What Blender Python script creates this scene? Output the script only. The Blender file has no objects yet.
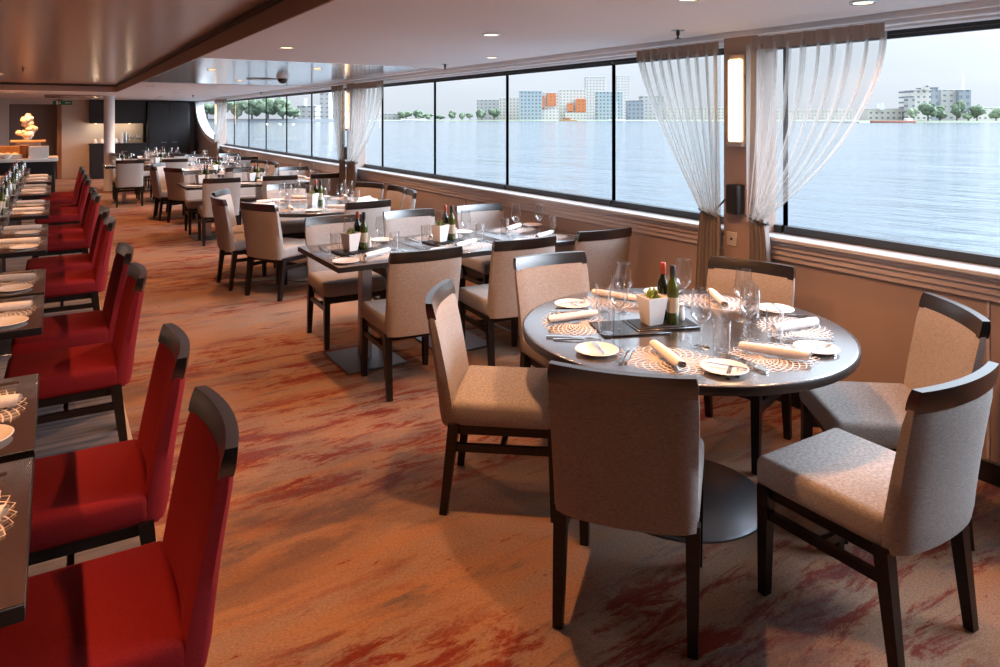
import bpy, bmesh, math, random
from mathutils import Vector, Matrix
PI = math.pi
random.seed(7)
SC = bpy.context.scene
COL = SC.collection

# ------------------------------------------------------------------ camera
F_PX, CX, HORIZON, CAM_H = 700.0, 500.0, 118.5, 1.67
YAW = math.atan((CX - 55.0) / F_PX)
SN, CS = math.sin(YAW), math.cos(YAW)
cam_d = bpy.data.cameras.new('camera')
cam_d.sensor_width = 36.0
cam_d.sensor_fit = 'HORIZONTAL'
cam_d.lens = F_PX / 1000.0 * 36.0
cam_d.shift_y = -(333.5 - HORIZON) / 1000.0
cam_d.clip_end = 6000
cam = bpy.data.objects.new('camera', cam_d)
COL.objects.link(cam)
cam.location = (0, 0, CAM_H)
cam.rotation_euler = (PI / 2, 0, -YAW)
SC.camera = cam

# ------------------------------------------------------------------ view + world
SC.view_settings.view_transform = 'Standard'
SC.view_settings.look = 'None'
SC.view_settings.exposure = 0.0
SC.view_settings.gamma = 1.0
SC.view_settings.use_curve_mapping = False
try:
    SC.cycles.transparent_max_bounces = 24
    SC.cycles.max_bounces = 10
    SC.cycles.use_denoising = True
    SC.cycles.caustics_refractive = False
    SC.cycles.caustics_reflective = True
    SC.cycles.sample_clamp_indirect = 4.0
except Exception:
    pass

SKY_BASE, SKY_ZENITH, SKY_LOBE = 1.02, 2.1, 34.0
W = bpy.data.worlds.new('sky')
SC.world = W
W.use_nodes = True
nt = W.node_tree
nt.nodes.clear()
wo = nt.nodes.new('ShaderNodeOutputWorld')
bg = nt.nodes.new('ShaderNodeBackground')
tc = nt.nodes.new('ShaderNodeTexCoord')
sp = nt.nodes.new('ShaderNodeSeparateXYZ')
rp = nt.nodes.new('ShaderNodeValToRGB')
rp.color_ramp.elements[0].position = 0.0
rp.color_ramp.elements[0].color = (0.74, 0.80, 0.88, 1)
rp.color_ramp.elements[1].position = 0.55
rp.color_ramp.elements[1].color = (0.62, 0.74, 0.90, 1)
nz = nt.nodes.new('ShaderNodeTexNoise')
nz.inputs['Scale'].default_value = 2.2
nz.inputs['Detail'].default_value = 5
mpw = nt.nodes.new('ShaderNodeMapping')
mpw.inputs['Scale'].default_value = (1, 1, 4)
crw = nt.nodes.new('ShaderNodeValToRGB')
crw.color_ramp.elements[0].position = 0.48
crw.color_ramp.elements[1].position = 0.72
mxw = nt.nodes.new('ShaderNodeMixRGB')
mxw.inputs[2].default_value = (0.84, 0.88, 0.93, 1)
nt.links.new(tc.outputs['Generated'], sp.inputs[0])
nt.links.new(sp.outputs['Z'], rp.inputs[0])
nt.links.new(tc.outputs['Generated'], mpw.inputs[0])
nt.links.new(mpw.outputs[0], nz.inputs['Vector'])
nt.links.new(nz.outputs['Fac'], crw.inputs[0])
nt.links.new(crw.outputs[0], mxw.inputs[0])
nt.links.new(rp.outputs[0], mxw.inputs[1])
nt.links.new(mxw.outputs[0], bg.inputs[0])
nt.links.new(bg.outputs[0], wo.inputs[0])
bg.inputs[1].default_value = 1.0
# overcast brightness: brighter towards the zenith, plus a lobe (behind, to the right) added to boost window light
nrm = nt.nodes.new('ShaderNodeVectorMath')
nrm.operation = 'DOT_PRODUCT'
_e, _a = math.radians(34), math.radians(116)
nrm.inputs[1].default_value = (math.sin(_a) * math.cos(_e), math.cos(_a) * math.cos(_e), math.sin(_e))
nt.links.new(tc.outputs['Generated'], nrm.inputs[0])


def wmath(op, a, b):
    n = nt.nodes.new('ShaderNodeMath')
    n.operation = op
    for i, q in enumerate((a, b)):
        if isinstance(q, (int, float)):
            n.inputs[i].default_value = q
        else:
            nt.links.new(q, n.inputs[i])
    return n.outputs[0]


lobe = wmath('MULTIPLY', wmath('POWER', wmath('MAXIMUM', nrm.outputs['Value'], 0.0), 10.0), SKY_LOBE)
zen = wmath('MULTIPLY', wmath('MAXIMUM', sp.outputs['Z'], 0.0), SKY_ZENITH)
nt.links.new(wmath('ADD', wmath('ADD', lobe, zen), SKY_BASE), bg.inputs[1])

WARM = (1.0, 0.45, 0.185)
SPOT_W = 92.0


# ------------------------------------------------------------------ materials
def mat(name, color, rough=0.5, metal=0.0, spec=0.5):
    m = bpy.data.materials.new(name)
    m.use_nodes = True
    b = m.node_tree.nodes['Principled BSDF']
    b.inputs['Base Color'].default_value = (*color, 1)
    b.inputs['Roughness'].default_value = rough
    b.inputs['Metallic'].default_value = metal
    b.inputs['Specular IOR Level'].default_value = spec
    return m


def nodes(m):
    return m.node_tree.nodes, m.node_tree.links, m.node_tree.nodes['Principled BSDF']


def noise_mix(m, c1, c2, scale=(1, 1, 1), nscale=5.0, detail=4, lo=0.4, hi=0.6, bump=0.0, dist=0.002):
    N, L, b = nodes(m)
    t = N.new('ShaderNodeTexCoord')
    mp = N.new('ShaderNodeMapping')
    mp.inputs['Scale'].default_value = scale
    n = N.new('ShaderNodeTexNoise')
    n.inputs['Scale'].default_value = nscale
    n.inputs['Detail'].default_value = detail
    r = N.new('ShaderNodeValToRGB')
    r.color_ramp.elements[0].position = lo
    r.color_ramp.elements[0].color = (*c1, 1)
    r.color_ramp.elements[1].position = hi
    r.color_ramp.elements[1].color = (*c2, 1)
    L.new(t.outputs['Object'], mp.inputs[0])
    L.new(mp.outputs[0], n.inputs['Vector'])
    L.new(n.outputs['Fac'], r.inputs[0])
    L.new(r.outputs[0], b.inputs['Base Color'])
    if bump:
        bp = N.new('ShaderNodeBump')
        bp.inputs['Strength'].default_value = bump
        bp.inputs['Distance'].default_value = dist
        L.new(n.outputs['Fac'], bp.inputs['Height'])
        L.new(bp.outputs[0], b.inputs['Normal'])
    return m


M = {}
M['fabric'] = noise_mix(mat('beige_weave', (.4, .35, .3), .85, spec=.2), (.27, .238, .218), (.44, .40, .372), (90, 90, 420), 1.0, 4, .3, .7, .4, .0015)
M['red'] = noise_mix(mat('red_cloth', (.3, .02, .02), .8, spec=.2), (.175, .007, .010), (.25, .011, .014), (1, 1, 1), 300, 3, .35, .65, .3, .001)
M['wood'] = noise_mix(mat('dark_wood', (.02, .013, .011), .35, spec=.4), (.007, .005, .0045), (.015, .010, .009), (1, 1, 8), 14, 5)
M['rail'] = noise_mix(mat('dark_rail_wood', (.02, .013, .011), .3, spec=.5), (.006, .0045, .004), (.012, .009, .008), (4, 30, 30), 3, 5)
M['top'] = noise_mix(mat('table_veneer', (.03, .02, .016), .2, spec=.85), (.022, .015, .012), (.05, .034, .028), (3, 40, 3), 3, 5)
for _k in ('top', 'rail'):
    _b = M[_k].node_tree.nodes['Principled BSDF']
    _b.inputs['IOR'].default_value = 3.3 if _k == 'top' else 1.45
    _b.inputs['Coat Weight'].default_value = 1.0
    _b.inputs['Coat Roughness'].default_value = .2 if _k == 'top' else .22
    _b.inputs['Coat IOR'].default_value = 1.8 if _k == 'top' else 1.9
M['top_edge'] = mat('table_edge', (.014, .010, .009), .4)
M['steel'] = mat('brushed_steel', (.42, .42, .43), .28, 1.0)
M['plate_steel'] = mat('base_steel', (.26, .27, .29), .33, 1.0)
M['chrome'] = mat('cutlery_steel', (.75, .74, .72), .16, 1.0)
M['china'] = mat('white_china', (.82, .80, .78), .22)
M['napkin'] = noise_mix(mat('white_linen', (.82, .79, .77), .9, spec=.1), (.80, .765, .745), (.88, .85, .835), (1, 1, 1), 40, 3, .3, .7, .15, .002)
M['mat'] = mat('woven_mat', (.74, .67, .62), .45)
M['black'] = mat('black_matte', (.012, .012, .013), .45)
M['slate'] = mat('black_board', (.015, .015, .017), .25, spec=.6)
M['bottle'] = mat('dark_bottle', (.012, .014, .008), .08, spec=.8)
M['bottle_green'] = mat('green_bottle', (.05, .07, .012), .1, spec=.8)
M['capsule'] = mat('red_capsule', (.28, .05, .025), .35)
M['label'] = mat('paper_label', (.45, .40, .30), .7)
M['leaf'] = noise_mix(mat('leaf', (.1, .2, .03), .5), (.07, .14, .02), (.22, .32, .05), nscale=40)
M['white_paint'] = mat('white_paint', (.78, .77, .77), .5)
M['cove'] = mat('ceiling_cove', (.80, .82, .85), .4)
M['ledge'] = mat('white_ledge', (.46, .47, .48), .35)
M['molding'] = noise_mix(mat('molding_laminate', (.36, .25, .21), .45), (.50, .425, .40), (.55, .475, .45), (1, .4, 6), 4, 4)
M['wall'] = noise_mix(mat('wall_laminate', (.34, .225, .18), .5), (.35, .26, .22), (.39, .295, .25), (1, .5, .2), 3, 3)
M['ceiling'] = mat('ceiling_matte', (.76, .75, .765), .85, spec=.2)
M['cream'] = mat('cream_wall', (.62, .55, .5), .6)
M['taupe'] = mat('taupe_wall', (.26, .20, .185), .5)
M['alu'] = mat('dark_aluminium', (.05, .055, .06), .4, .5)
M['cabinet'] = mat('dark_cabinet', (.018, .017, .019), .35)
M['orange_wood'] = noise_mix(mat('orange_wood', (.32, .13, .05), .4), (.26, .10, .04), (.36, .16, .07), (1, 1, .1), 12, 4)
M['gold'] = mat('light_wood_stand', (.55, .33, .14), .45)
M['flower'] = mat('cream_petals', (.85, .62, .40), .6)
M['flower_pink'] = mat('pink_petals', (.85, .6, .5), .6)
M['green_sign'] = mat('green_sign', (.01, .16, .09), .4)
M['outlet'] = mat('socket_plastic', (.55, .5, .47), .4)


def carpet_mat():
    m = mat('streaked_carpet', (.35, .25, .2), .95, spec=.05)
    N, L, b = nodes(m)
    t = N.new('ShaderNodeTexCoord')

    def layer(scale, ns, detail, lo, hi, rough=.6, dist=0.0, loc=(0, 0, 0)):
        mp = N.new('ShaderNodeMapping')
        mp.inputs['Scale'].default_value = scale
        mp.inputs['Location'].default_value = loc
        n = N.new('ShaderNodeTexNoise')
        n.inputs['Scale'].default_value = ns
        n.inputs['Detail'].default_value = detail
        n.inputs['Roughness'].default_value = rough
        n.inputs['Distortion'].default_value = dist
        r = N.new('ShaderNodeValToRGB')
        r.color_ramp.elements[0].position = lo
        r.color_ramp.elements[1].position = hi
        L.new(t.outputs['Object'], mp.inputs[0])
        L.new(mp.outputs[0], n.inputs['Vector'])
        L.new(n.outputs['Fac'], r.inputs[0])
        return r.outputs[0], n.outputs['Fac']

    def mix(a, bcol, fac):
        x = N.new('ShaderNodeMixRGB')
        if isinstance(a, tuple):
            x.inputs[1].default_value = (*a, 1)
        else:
            L.new(a, x.inputs[1])
        if isinstance(bcol, tuple):
            x.inputs[2].default_value = (*bcol, 1)
        else:
            L.new(bcol, x.inputs[2])
        L.new(fac, x.inputs[0])
        return x.outputs[0]
    f1, _ = layer((.7, 4, 1), 1.3, 8, .35, .65)
    c = mix((.41, .285, .215), (.50, .25, .13), f1)
    f2, _ = layer((1.3, 6, 1), 1.3, 9, .55, .68, .7, 0, (3, 1, 0))
    c = mix(c, (.23, .165, .145), f2)
    f5, _ = layer((.35, .9, 1), 1.0, 3, .46, .56, .5, 0, (9, 4, 0))
    f3, _ = layer((1.5, 6, 1), 1.5, 9, .49, .57, .78, .5, (7, 2, 0))
    mul = N.new('ShaderNodeMath')
    mul.operation = 'MULTIPLY'
    L.new(f5, mul.inputs[0])
    L.new(f3, mul.inputs[1])
    c = mix(c, (.29, .06, .04), mul.outputs[0])
    f6, _ = layer((2.5, 7, 1), 2.2, 9, .60, .66, .8, .4, (1, 8, 0))
    c = mix(c, (.25, .045, .035), f6)
    f7, _ = layer((.45, 1.1, 1), 1.0, 4, .54, .64, .6, 0, (2, 11, 0))
    f8, _ = layer((1.4, 4.5, 1), 1.4, 9, .42, .56, .7, .3, (5, 6, 0))
    mu2 = N.new('ShaderNodeMath')
    mu2.operation = 'MULTIPLY'
    L.new(f7, mu2.inputs[0])
    L.new(f8, mu2.inputs[1])
    mu3 = N.new('ShaderNodeMath')
    mu3.operation = 'MULTIPLY'
    L.new(mu2.outputs[0], mu3.inputs[0])
    mu3.inputs[1].default_value = .65
    c = mix(c, (.17, .125, .135), mu3.outputs[0])
    f4, raw = layer((25, 90, 1), 3, 3, .3, .7)
    mm = N.new('ShaderNodeMixRGB')
    mm.blend_type = 'MULTIPLY'
    mm.inputs[0].default_value = .45
    L.new(c, mm.inputs[1])
    L.new(f4, mm.inputs[2])
    L.new(mm.outputs[0], b.inputs['Base Color'])
    bp = N.new('ShaderNodeBump')
    bp.inputs['Strength'].default_value = .5
    bp.inputs['Distance'].default_value = .004
    L.new(raw, bp.inputs['Height'])
    L.new(bp.outputs[0], b.inputs['Normal'])
    return m


M['carpet'] = carpet_mat()
M['carpet_grey'] = noise_mix(mat('grey_carpet', (.15, .15, .16), .95, spec=.05), (.11, .11, .125), (.24, .215, .21), (.8, 12, 1), 2.0, 8, .35, .65, .3, .003)
M['ledge_wood'] = mat('carpet_edge_strip', (.62, .48, .33), .5)
M['panel_brown'] = noise_mix(mat('glossy_brown_panel', (.42, .27, .23), .22, .35), (.40, .26, .22), (.45, .295, .255), (.2, .2, 1), 2, 2)
M['panel_silver'] = mat('glossy_silver_panel', (.72, .70, .70), .16, .8)
M['strip_brown'] = mat('brown_ceiling_edge', (.42, .28, .23), .5)


def glass_mat(name, tint=(.96, .98, .98), ior=1.45, gain=1.0, base=0.0):
    m = bpy.data.materials.new(name)
    m.use_nodes = True
    N, L = m.node_tree.nodes, m.node_tree.links
    N.clear()
    o = N.new('ShaderNodeOutputMaterial')
    tr = N.new('ShaderNodeBsdfTransparent')
    tr.inputs[0].default_value = (*tint, 1)
    gl = N.new('ShaderNodeBsdfGlossy')
    gl.inputs['Roughness'].default_value = .02
    fr = N.new('ShaderNodeFresnel')
    fr.inputs[0].default_value = ior
    mx = N.new('ShaderNodeMixShader')
    geo = N.new('ShaderNodeNewGeometry')
    inv = N.new('ShaderNodeMath')
    inv.operation = 'SUBTRACT'
    inv.inputs[0].default_value = 1.0
    mul = N.new('ShaderNodeMath')
    mul.operation = 'MULTIPLY'
    L.new(geo.outputs['Backfacing'], inv.inputs[1])
    L.new(inv.outputs[0], mul.inputs[0])
    gn = N.new('ShaderNodeMath')
    gn.operation = 'MULTIPLY_ADD'
    gn.use_clamp = True
    gn.inputs[1].default_value = gain
    gn.inputs[2].default_value = base
    L.new(fr.outputs[0], gn.inputs[0])
    L.new(gn.outputs[0], mul.inputs[1])
    L.new(mul.outputs[0], mx.inputs[0])
    L.new(tr.outputs[0], mx.inputs[1])
    L.new(gl.outputs[0], mx.inputs[2])
    L.new(mx.outputs[0], o.inputs[0])
    return m


M['pane'] = glass_mat('window_glass', (.98, .99, .995), 1.15)
M['glass'] = glass_mat('table_glass', (.985, .985, .985), 1.5, 2.2, .05)


def sheer_mat(dens=.22):
    m = bpy.data.materials.new('sheer_curtain')
    m.use_nodes = True
    N, L = m.node_tree.nodes, m.node_tree.links
    N.clear()
    o = N.new('ShaderNodeOutputMaterial')
    tr = N.new('ShaderNodeBsdfTransparent')
    tr.inputs[0].default_value = (.95, .95, .94, 1)
    df = N.new('ShaderNodeBsdfDiffuse')
    df.inputs[0].default_value = (.55, .52, .50, 1)
    tl = N.new('ShaderNodeBsdfTranslucent')
    tl.inputs[0].default_value = (.66, .64, .62, 1)
    m1 = N.new('ShaderNodeMixShader')
    m1.inputs[0].default_value = .5
    m2 = N.new('ShaderNodeMixShader')
    m2.inputs[0].default_value = dens
    L.new(df.outputs[0], m1.inputs[1])
    L.new(tl.outputs[0], m1.inputs[2])
    L.new(tr.outputs[0], m2.inputs[1])
    L.new(m1.outputs[0], m2.inputs[2])
    L.new(m2.outputs[0], o.inputs[0])
    return m


M['sheer'] = sheer_mat()
M['sheer_fold'] = sheer_mat(.62)
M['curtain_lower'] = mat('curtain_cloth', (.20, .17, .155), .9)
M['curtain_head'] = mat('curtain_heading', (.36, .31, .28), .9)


def emit_mat(name, color, strength):
    m = mat(name, color, .5)
    b = m.node_tree.nodes['Principled BSDF']
    b.inputs['Emission Color'].default_value = (*color, 1)
    b.inputs['Emission Strength'].default_value = strength
    return m


M['glow'] = emit_mat('warm_lamp_tube', (1.0, .62, .30), 4.5)
M['lamp_lens'] = emit_mat('downlight_lens', (1.0, .75, .45), 3.0)


# ------------------------------------------------------------------ mesh building
class MB:
    def __init__(self):
        self.v, self.f = [], []

    def add(self, verts, faces, mx=None):
        n = len(self.v)
        for p in verts:
            p = Vector(p)
            if mx is not None:
                p = mx @ p
            self.v.append(p[:])
        for f in faces:
            self.f.append([n + i for i in f])
        return self

    def box(self, c, s, bevel=0.0, seg=2, mx=None, taper=None):
        bm = bmesh.new()
        bmesh.ops.create_cube(bm, size=1.0)
        for w in bm.verts:
            w.co = Vector((w.co.x * s[0], w.co.y * s[1], w.co.z * s[2]))
        if bevel:
            bmesh.ops.bevel(bm, geom=bm.edges[:], offset=bevel, segments=seg, profile=.5, affect='EDGES')
        if taper:
            for w in bm.verts:
                if w.co.z < 0:
                    k = -w.co.z / s[2] * 2
                    w.co.x *= 1 - (1 - taper) * k
                    w.co.y *= 1 - (1 - taper) * k
        for w in bm.verts:
            w.co += Vector(c)
        bm.verts.index_update()
        self.add([w.co.copy() for w in bm.verts], [[w.index for w in f.verts] for f in bm.faces], mx)
        bm.free()
        return self

    def bar(self, p0, p1, w0, w1=None, h0=None, h1=None):
        """tapered square bar between two points (mostly vertical or level)"""
        p0, p1 = Vector(p0), Vector(p1)
        w1 = w0 if w1 is None else w1
        h0 = w0 if h0 is None else h0
        h1 = w1 if h1 is None else h1
        d = (p1 - p0).normalized()
        a = Vector((1, 0, 0)) if abs(d.x) < .8 else Vector((0, 1, 0))
        b = d.cross(a).normalized()
        a = b.cross(d).normalized()
        vs = []
        for p, w, h in ((p0, w0, h0), (p1, w1, h1)):
            for sx, sy in ((-1, -1), (1, -1), (1, 1), (-1, 1)):
                vs.append(p + a * sx * w / 2 + b * sy * h / 2)
        self.add(vs, [(0, 1, 2, 3), (7, 6, 5, 4), (0, 4, 5, 1), (1, 5, 6, 2), (2, 6, 7, 3), (3, 7, 4, 0)])
        return self

    def lathe(self, prof, seg=24, c=(0, 0, 0), mx=None):
        vs, fs = [], []
        n = len(prof)
        for k in range(seg):
            t = 2 * PI * k / seg
            for r, z in prof:
                vs.append((c[0] + r * math.cos(t), c[1] + r * math.sin(t), c[2] + z))
        for k in range(seg):
            k2 = (k + 1) % seg
            for i in range(n - 1):
                fs.append((k * n + i, k2 * n + i, k2 * n + i + 1, k * n + i + 1))
        self.add(vs, fs, mx)
        return self

    def tube(self, pts, r, seg=8, cap=True):
        pts = [Vector(p) for p in pts]
        rs = r if isinstance(r, (list, tuple)) else [r] * len(pts)
        vs, fs = [], []
        for i, p in enumerate(pts):
            d = (pts[min(i + 1, len(pts) - 1)] - pts[max(i - 1, 0)]).normalized()
            a = Vector((0, 0, 1)) if abs(d.z) < .9 else Vector((1, 0, 0))
            b = d.cross(a).normalized()
            a = b.cross(d)
            for k in range(seg):
                t = 2 * PI * k / seg
                vs.append(p + (a * math.cos(t) + b * math.sin(t)) * rs[i])
        for i in range(len(pts) - 1):
            for k in range(seg):
                k2 = (k + 1) % seg
                fs.append((i * seg + k, i * seg + k2, (i + 1) * seg + k2, (i + 1) * seg + k))
        if cap:
            fs.append(list(range(seg))[::-1])
            fs.append([(len(pts) - 1) * seg + k for k in range(seg)])
        self.add(vs, fs)
        return self

    def grid(self, fn, nu, nv, closed=False):
        vs = [fn(i / nu, j / nv) for i in range(nu + 1) for j in range(nv + 1)]
        fs = [(i * (nv + 1) + j, (i + 1) * (nv + 1) + j, (i + 1) * (nv + 1) + j + 1, i * (nv + 1) + j + 1) for i in range(nu) for j in range(nv)]
        self.add(vs, fs)
        return self

    def build(self, name, m, parent=None, smooth=True, angle=.7):
        me = bpy.data.meshes.new(name)
        me.from_pydata([tuple(p) for p in self.v], [], self.f)
        me.validate()
        bm = bmesh.new()
        bm.from_mesh(me)
        bmesh.ops.recalc_face_normals(bm, faces=bm.faces[:])
        bm.to_mesh(me)
        bm.free()
        if smooth:
            for p in me.polygons:
                p.use_smooth = True
            try:
                me.set_sharp_from_angle(angle=angle)
            except Exception:
                pass
        me.materials.append(m)
        o = bpy.data.objects.new(name, me)
        COL.objects.link(o)
        if parent is not None:
            o.parent = parent
        return o


def tag(o, label=None, cat=None, group=None, kind=None):
    if label:
        o['label'] = label
    if cat:
        o['category'] = cat
    if group:
        o['group'] = group
    if kind:
        o['kind'] = kind
    return o


def empty(name, loc=(0, 0, 0), rz=0.0):
    o = bpy.data.objects.new(name, None)
    o.empty_display_size = .1
    COL.objects.link(o)
    o.location = loc
    o.rotation_euler = (0, 0, rz)
    return o


KIDS = {}


def copy_tree(o, parent=None):
    c = o.copy()
    COL.objects.link(c)
    if parent is not None:
        c.parent = parent
    for ch in list(o.children):
        copy_tree(ch, c)
    return c


class Proto:
    """first use places the built thing itself, later uses place copies"""

    def __init__(self, obj):
        self.o, self.used = obj, False

    def put(self, loc, rz, label, cat, group=None):
        o = copy_tree(self.o) if self.used else self.o
        self.used = True
        o.location = loc
        o.rotation_euler = (0, 0, rz)
        tag(o, label, cat, group)
        return o


def structure(o):
    o['kind'] = 'structure'
    return o


def px_ray(px, d):
    """world x, y at depth d along image column px"""
    r = (px - CX) / F_PX * d
    return d * SN + r * CS, d * CS - r * SN


def px_z(py, d):
    return CAM_H - (py - HORIZON) * d / F_PX


# ------------------------------------------------------------------ room shell
WX = 3.62          # inner face of the window wall
LX = -4.2          # left wall
Y0, Y1 = -8.0, 23.2
CZ = 2.2
SILL, HEAD = .985, 2.10

structure(MB().box(((WX + LX) / 2, (Y0 + Y1) / 2, -.06), (WX - LX + .6, Y1 - Y0 + .6, .12)).build('floor', M['carpet'], smooth=False))

structure(MB().box(((LX + .31) / 2, 6.0, .002), (.31 - LX, 17.0, .004)).build('floor_carpet_left', M['carpet_grey'], smooth=False))
structure(MB().box((.325, 6.0, .003), (.03, 17.0, .006), .002, 1).build('trim_10', M['ledge_wood']))
# window wall: below the sill, header, pillars
structure(MB().box((WX + .12, (Y0 + Y1) / 2, SILL / 2 - .02), (.24, Y1 - Y0, SILL - .04)).build('wall_right', M['wall'], smooth=False))
o = MB()
for (x0, x1, z0, z1) in ((-.022, 0, .835, .955), (-.036, 0, .868, .955), (-.05, 0, .903, .955), (-.062, 0, .93, .955)):
    o.box((WX + (x0 + x1) / 2, (Y0 + 19.2) / 2, (z0 + z1) / 2), (x1 - x0, 19.2 - Y0, z1 - z0), .004, 1)
structure(o.build('trim_1', M['molding']))
structure(MB().box((WX + .05, (Y0 + 19.2) / 2, .967), (.28, 19.2 - Y0, .024), .005, 1).build('trim_2', M['ledge']))
structure(MB().box((WX + .1, (Y0 + Y1) / 2, .055), (.0, 0, 0)).build('baseboard_right', M['black'])) if False else None
structure(MB().box((WX - .008, (Y0 + 19.2) / 2, .05), (.016, 19.2 - Y0, .1), .003, 1).build('baseboard_right', M['black']))
# vertical panel joints are thin grooves in the laminate wall: cover strips
o = MB()
for y in (.0, 1.51 * 1, 4.87, 6.38, 7.9, 11.4, 13.0, 14.6):
    o.box((WX - .003, y, .47), (.006, .012, .72))
structure(o.build('trim_3', M['molding'], smooth=False))

structure(MB().box((WX + .12, (Y0 + Y1) / 2, 2.19), (.24, Y1 - Y0, .1)).build('wall_right_header', M['white_paint'], smooth=False))
# ceiling edge cove along the windows, three small steps
o = MB()
for (x, z, w, h) in ((WX - .03, 2.184, .17, .034), (WX - .01, 2.158, .13, .03), (WX + .03, 2.14, .09, .02)):
    o.box((x, (Y0 + 19.2) / 2, z), (w, 19.2 - Y0, h), .004, 1)
structure(o.build('trim_4', M['cove']))
structure(MB().box((WX + .10, (Y0 + 19.2) / 2, 2.122), (.03, 19.2 - Y0, .02)).build('trim_5', M['alu'], smooth=False))

# window band: one frame and one pane per bay
MULL = [2.64 - 1.539 * k for k in range(2, 0, -1)] + [2.64 + 1.539 * k for k in range(0, 12)]
MULL = sorted(set(round(v, 3) for v in MULL))
GX = WX + .10
for i in range(len(MULL) - 1):
    ya, yb = MULL[i], MULL[i + 1]
    fr = MB()
    for yy in (ya, yb):
        fr.box((GX, yy, (SILL + HEAD) / 2), (.02, .020, HEAD - SILL))
    fr.box((GX, (ya + yb) / 2, SILL + .018), (.06, yb - ya - .02, .045))
    fr.box((GX, (ya + yb) / 2, HEAD), (.03, yb - ya - .02, .02))
    w = structure(fr.build('window_%d' % (i + 1), M['alu'], smooth=False))
    g = MB().box((GX + .002, (ya + yb) / 2, (SILL + HEAD) / 2), (.006, yb - ya - .02, HEAD - SILL - .05)).build('pane', M['pane'], w, smooth=False)
YEND = MULL[-1]
structure(MB().box((WX + .12, (Y0 + MULL[0]) / 2, 1.55), (.24, MULL[0] - Y0, 1.2)).build('wall_right_rear', M['wall'], smooth=False))

# pillars between windows with curtains
PILLARS = (2.82, 9.5, 19.1)
for i, y in enumerate(PILLARS):
    structure(MB().box((WX, y, 1.09), (.20, .24, 2.18), .006, 1).build('wall_pillar_%d' % (i + 1), M['wall']))

# curved white end window past the last pillar
def end_window():
    ya, yb = 19.22, Y1
    n = 20
    curve = []
    for k in range(n + 1):
        t = k / n * PI / 2
        curve.append((ya + .15 + (yb - ya - .35) * (math.sin(t)), .98 + 1.2 * (1 - math.cos(t))))
    wl, fr = MB(), MB()
    # wall below / beyond the curve
    vs, fs = [], []
    for (y, z) in curve:
        vs += [(WX + .01, y, z), (WX + .01, y, .0), (WX + .2, y, z), (WX + .2, y, .0)]
    for k in range(n):
        a, b = 4 * k, 4 * k + 4
        fs += [(a, b, b + 1, a + 1), (a + 2, a + 3, b + 3, b + 2), (a, a + 2, b + 2, b)]
    wl.add(vs, fs)
    wl.box((WX + .105, (curve[-1][0] + Y1) / 2 + .1, 1.1), (.19, Y1 - curve[-1][0] + .2, 2.2))
    structure(wl.build('wall_right_end', M['wall'], smooth=False))
    vs, fs = [], []
    for k, (y, z) in enumerate(curve):
        t = k / n * PI / 2
        ny, nz = -math.sin(t) * .0 - .16 * math.sin(t), .10 * math.cos(t) + .02
        vs += [(WX - .03, y, z), (WX - .03, y + ny, z + nz), (WX + .2, y + ny, z + nz), (WX + .2, y, z)]
    for k in range(n):
        a, b = 4 * k, 4 * k + 4
        for j in range(4):
            fs.append((a + j, a + (j + 1) % 4, b + (j + 1) % 4, b + j))
    w = structure(fr.add(vs, fs).build('window_22', M['white_paint']))
    MB().box((GX, (ya + yb) / 2, 1.55), (.006, yb - ya, 1.15)).build('pane', M['pane'], w, smooth=False)


end_window()

# ceiling: matte strip by the windows, silver band, recessed brown panel, front field
RX = 1.06           # right edge of the brown recess
RY = 16.0           # far edge of the recess
o = MB()
o.box(((RX + WX + .2) / 2, (Y0 + 6.55) / 2, CZ + .05), (WX + .2 - RX, 6.55 - Y0, .1))
o.box(((RX + WX + .2) / 2, (11.5 + Y1) / 2, CZ + .05), (WX + .2 - RX, Y1 - 11.5, .1))
o.box(((3.42 + WX + .2) / 2, 9.025, CZ + .05), (WX + .2 - 3.42, 4.95, .1))
o.box(((LX + RX) / 2, (RY + Y1) / 2, CZ + .05), (RX - LX, Y1 - RY, .1))
structure(o.build('ceiling', M['ceiling'], smooth=False))
structure(MB().box(((RX + 3.42) / 2, 9.025, CZ + .045), (3.42 - RX, 4.95, .08)).build('ceiling_silver_band', M['panel_silver'], smooth=False))
structure(MB().box(((LX + RX) / 2 - .02, (Y0 + RY) / 2, 2.37), (RX - LX, RY - Y0 + .1, .06)).build('ceiling_brown_panel', M['panel_brown'], smooth=False))
o = MB()
o.box((RX - .006, (Y0 + RY) / 2, 2.255), (.012, RY - Y0, .11))
o.box(((LX + RX) / 2, RY - .006, 2.255), (RX - LX, .012, .11))
structure(o.build('trim_6', M['strip_brown'], smooth=False))
o = MB()
o.box((RX - .025, (Y0 + RY) / 2, 2.325), (.05, RY - Y0, .03))
o.box(((LX + RX) / 2, RY - .03, 2.325), (RX - LX, .06, .03))
structure(o.build('trim_7', M['black'], smooth=False))
# second brown recess near the buffet
structure(MB().box((.35, 19.3, 2.185), (1.1, 2.0, .03)).build('ceiling_small_panel', M['panel_brown'], smooth=False))

# left wall with its own window band, rear wall, far wall
o = MB()
o.box((LX - .1, (Y0 + Y1) / 2, 1.2), (.2, Y1 - Y0, 2.4))
structure(o.build('wall_left', M['taupe'], smooth=False))
structure(MB().box(((LX + WX) / 2, Y0 - .1, 1.2), (WX - LX + .4, .2, 2.4)).build('wall_back', M['taupe'], smooth=False))
structure(MB().box(((LX + WX) / 2, Y1 + .1, 1.2), (WX - LX + .4, .2, 2.4)).build('wall_far', M['taupe'], smooth=False))

# round white column
structure(MB().lathe([(.0, 0), (.125, 0), (.125, .02), (.112, .04), (.112, 2.16), (.13, 2.18), (.13, 2.2), (0, 2.2)], 28, (1.06, 18.5, 0)).build('wall_column', M['white_paint']))

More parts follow.
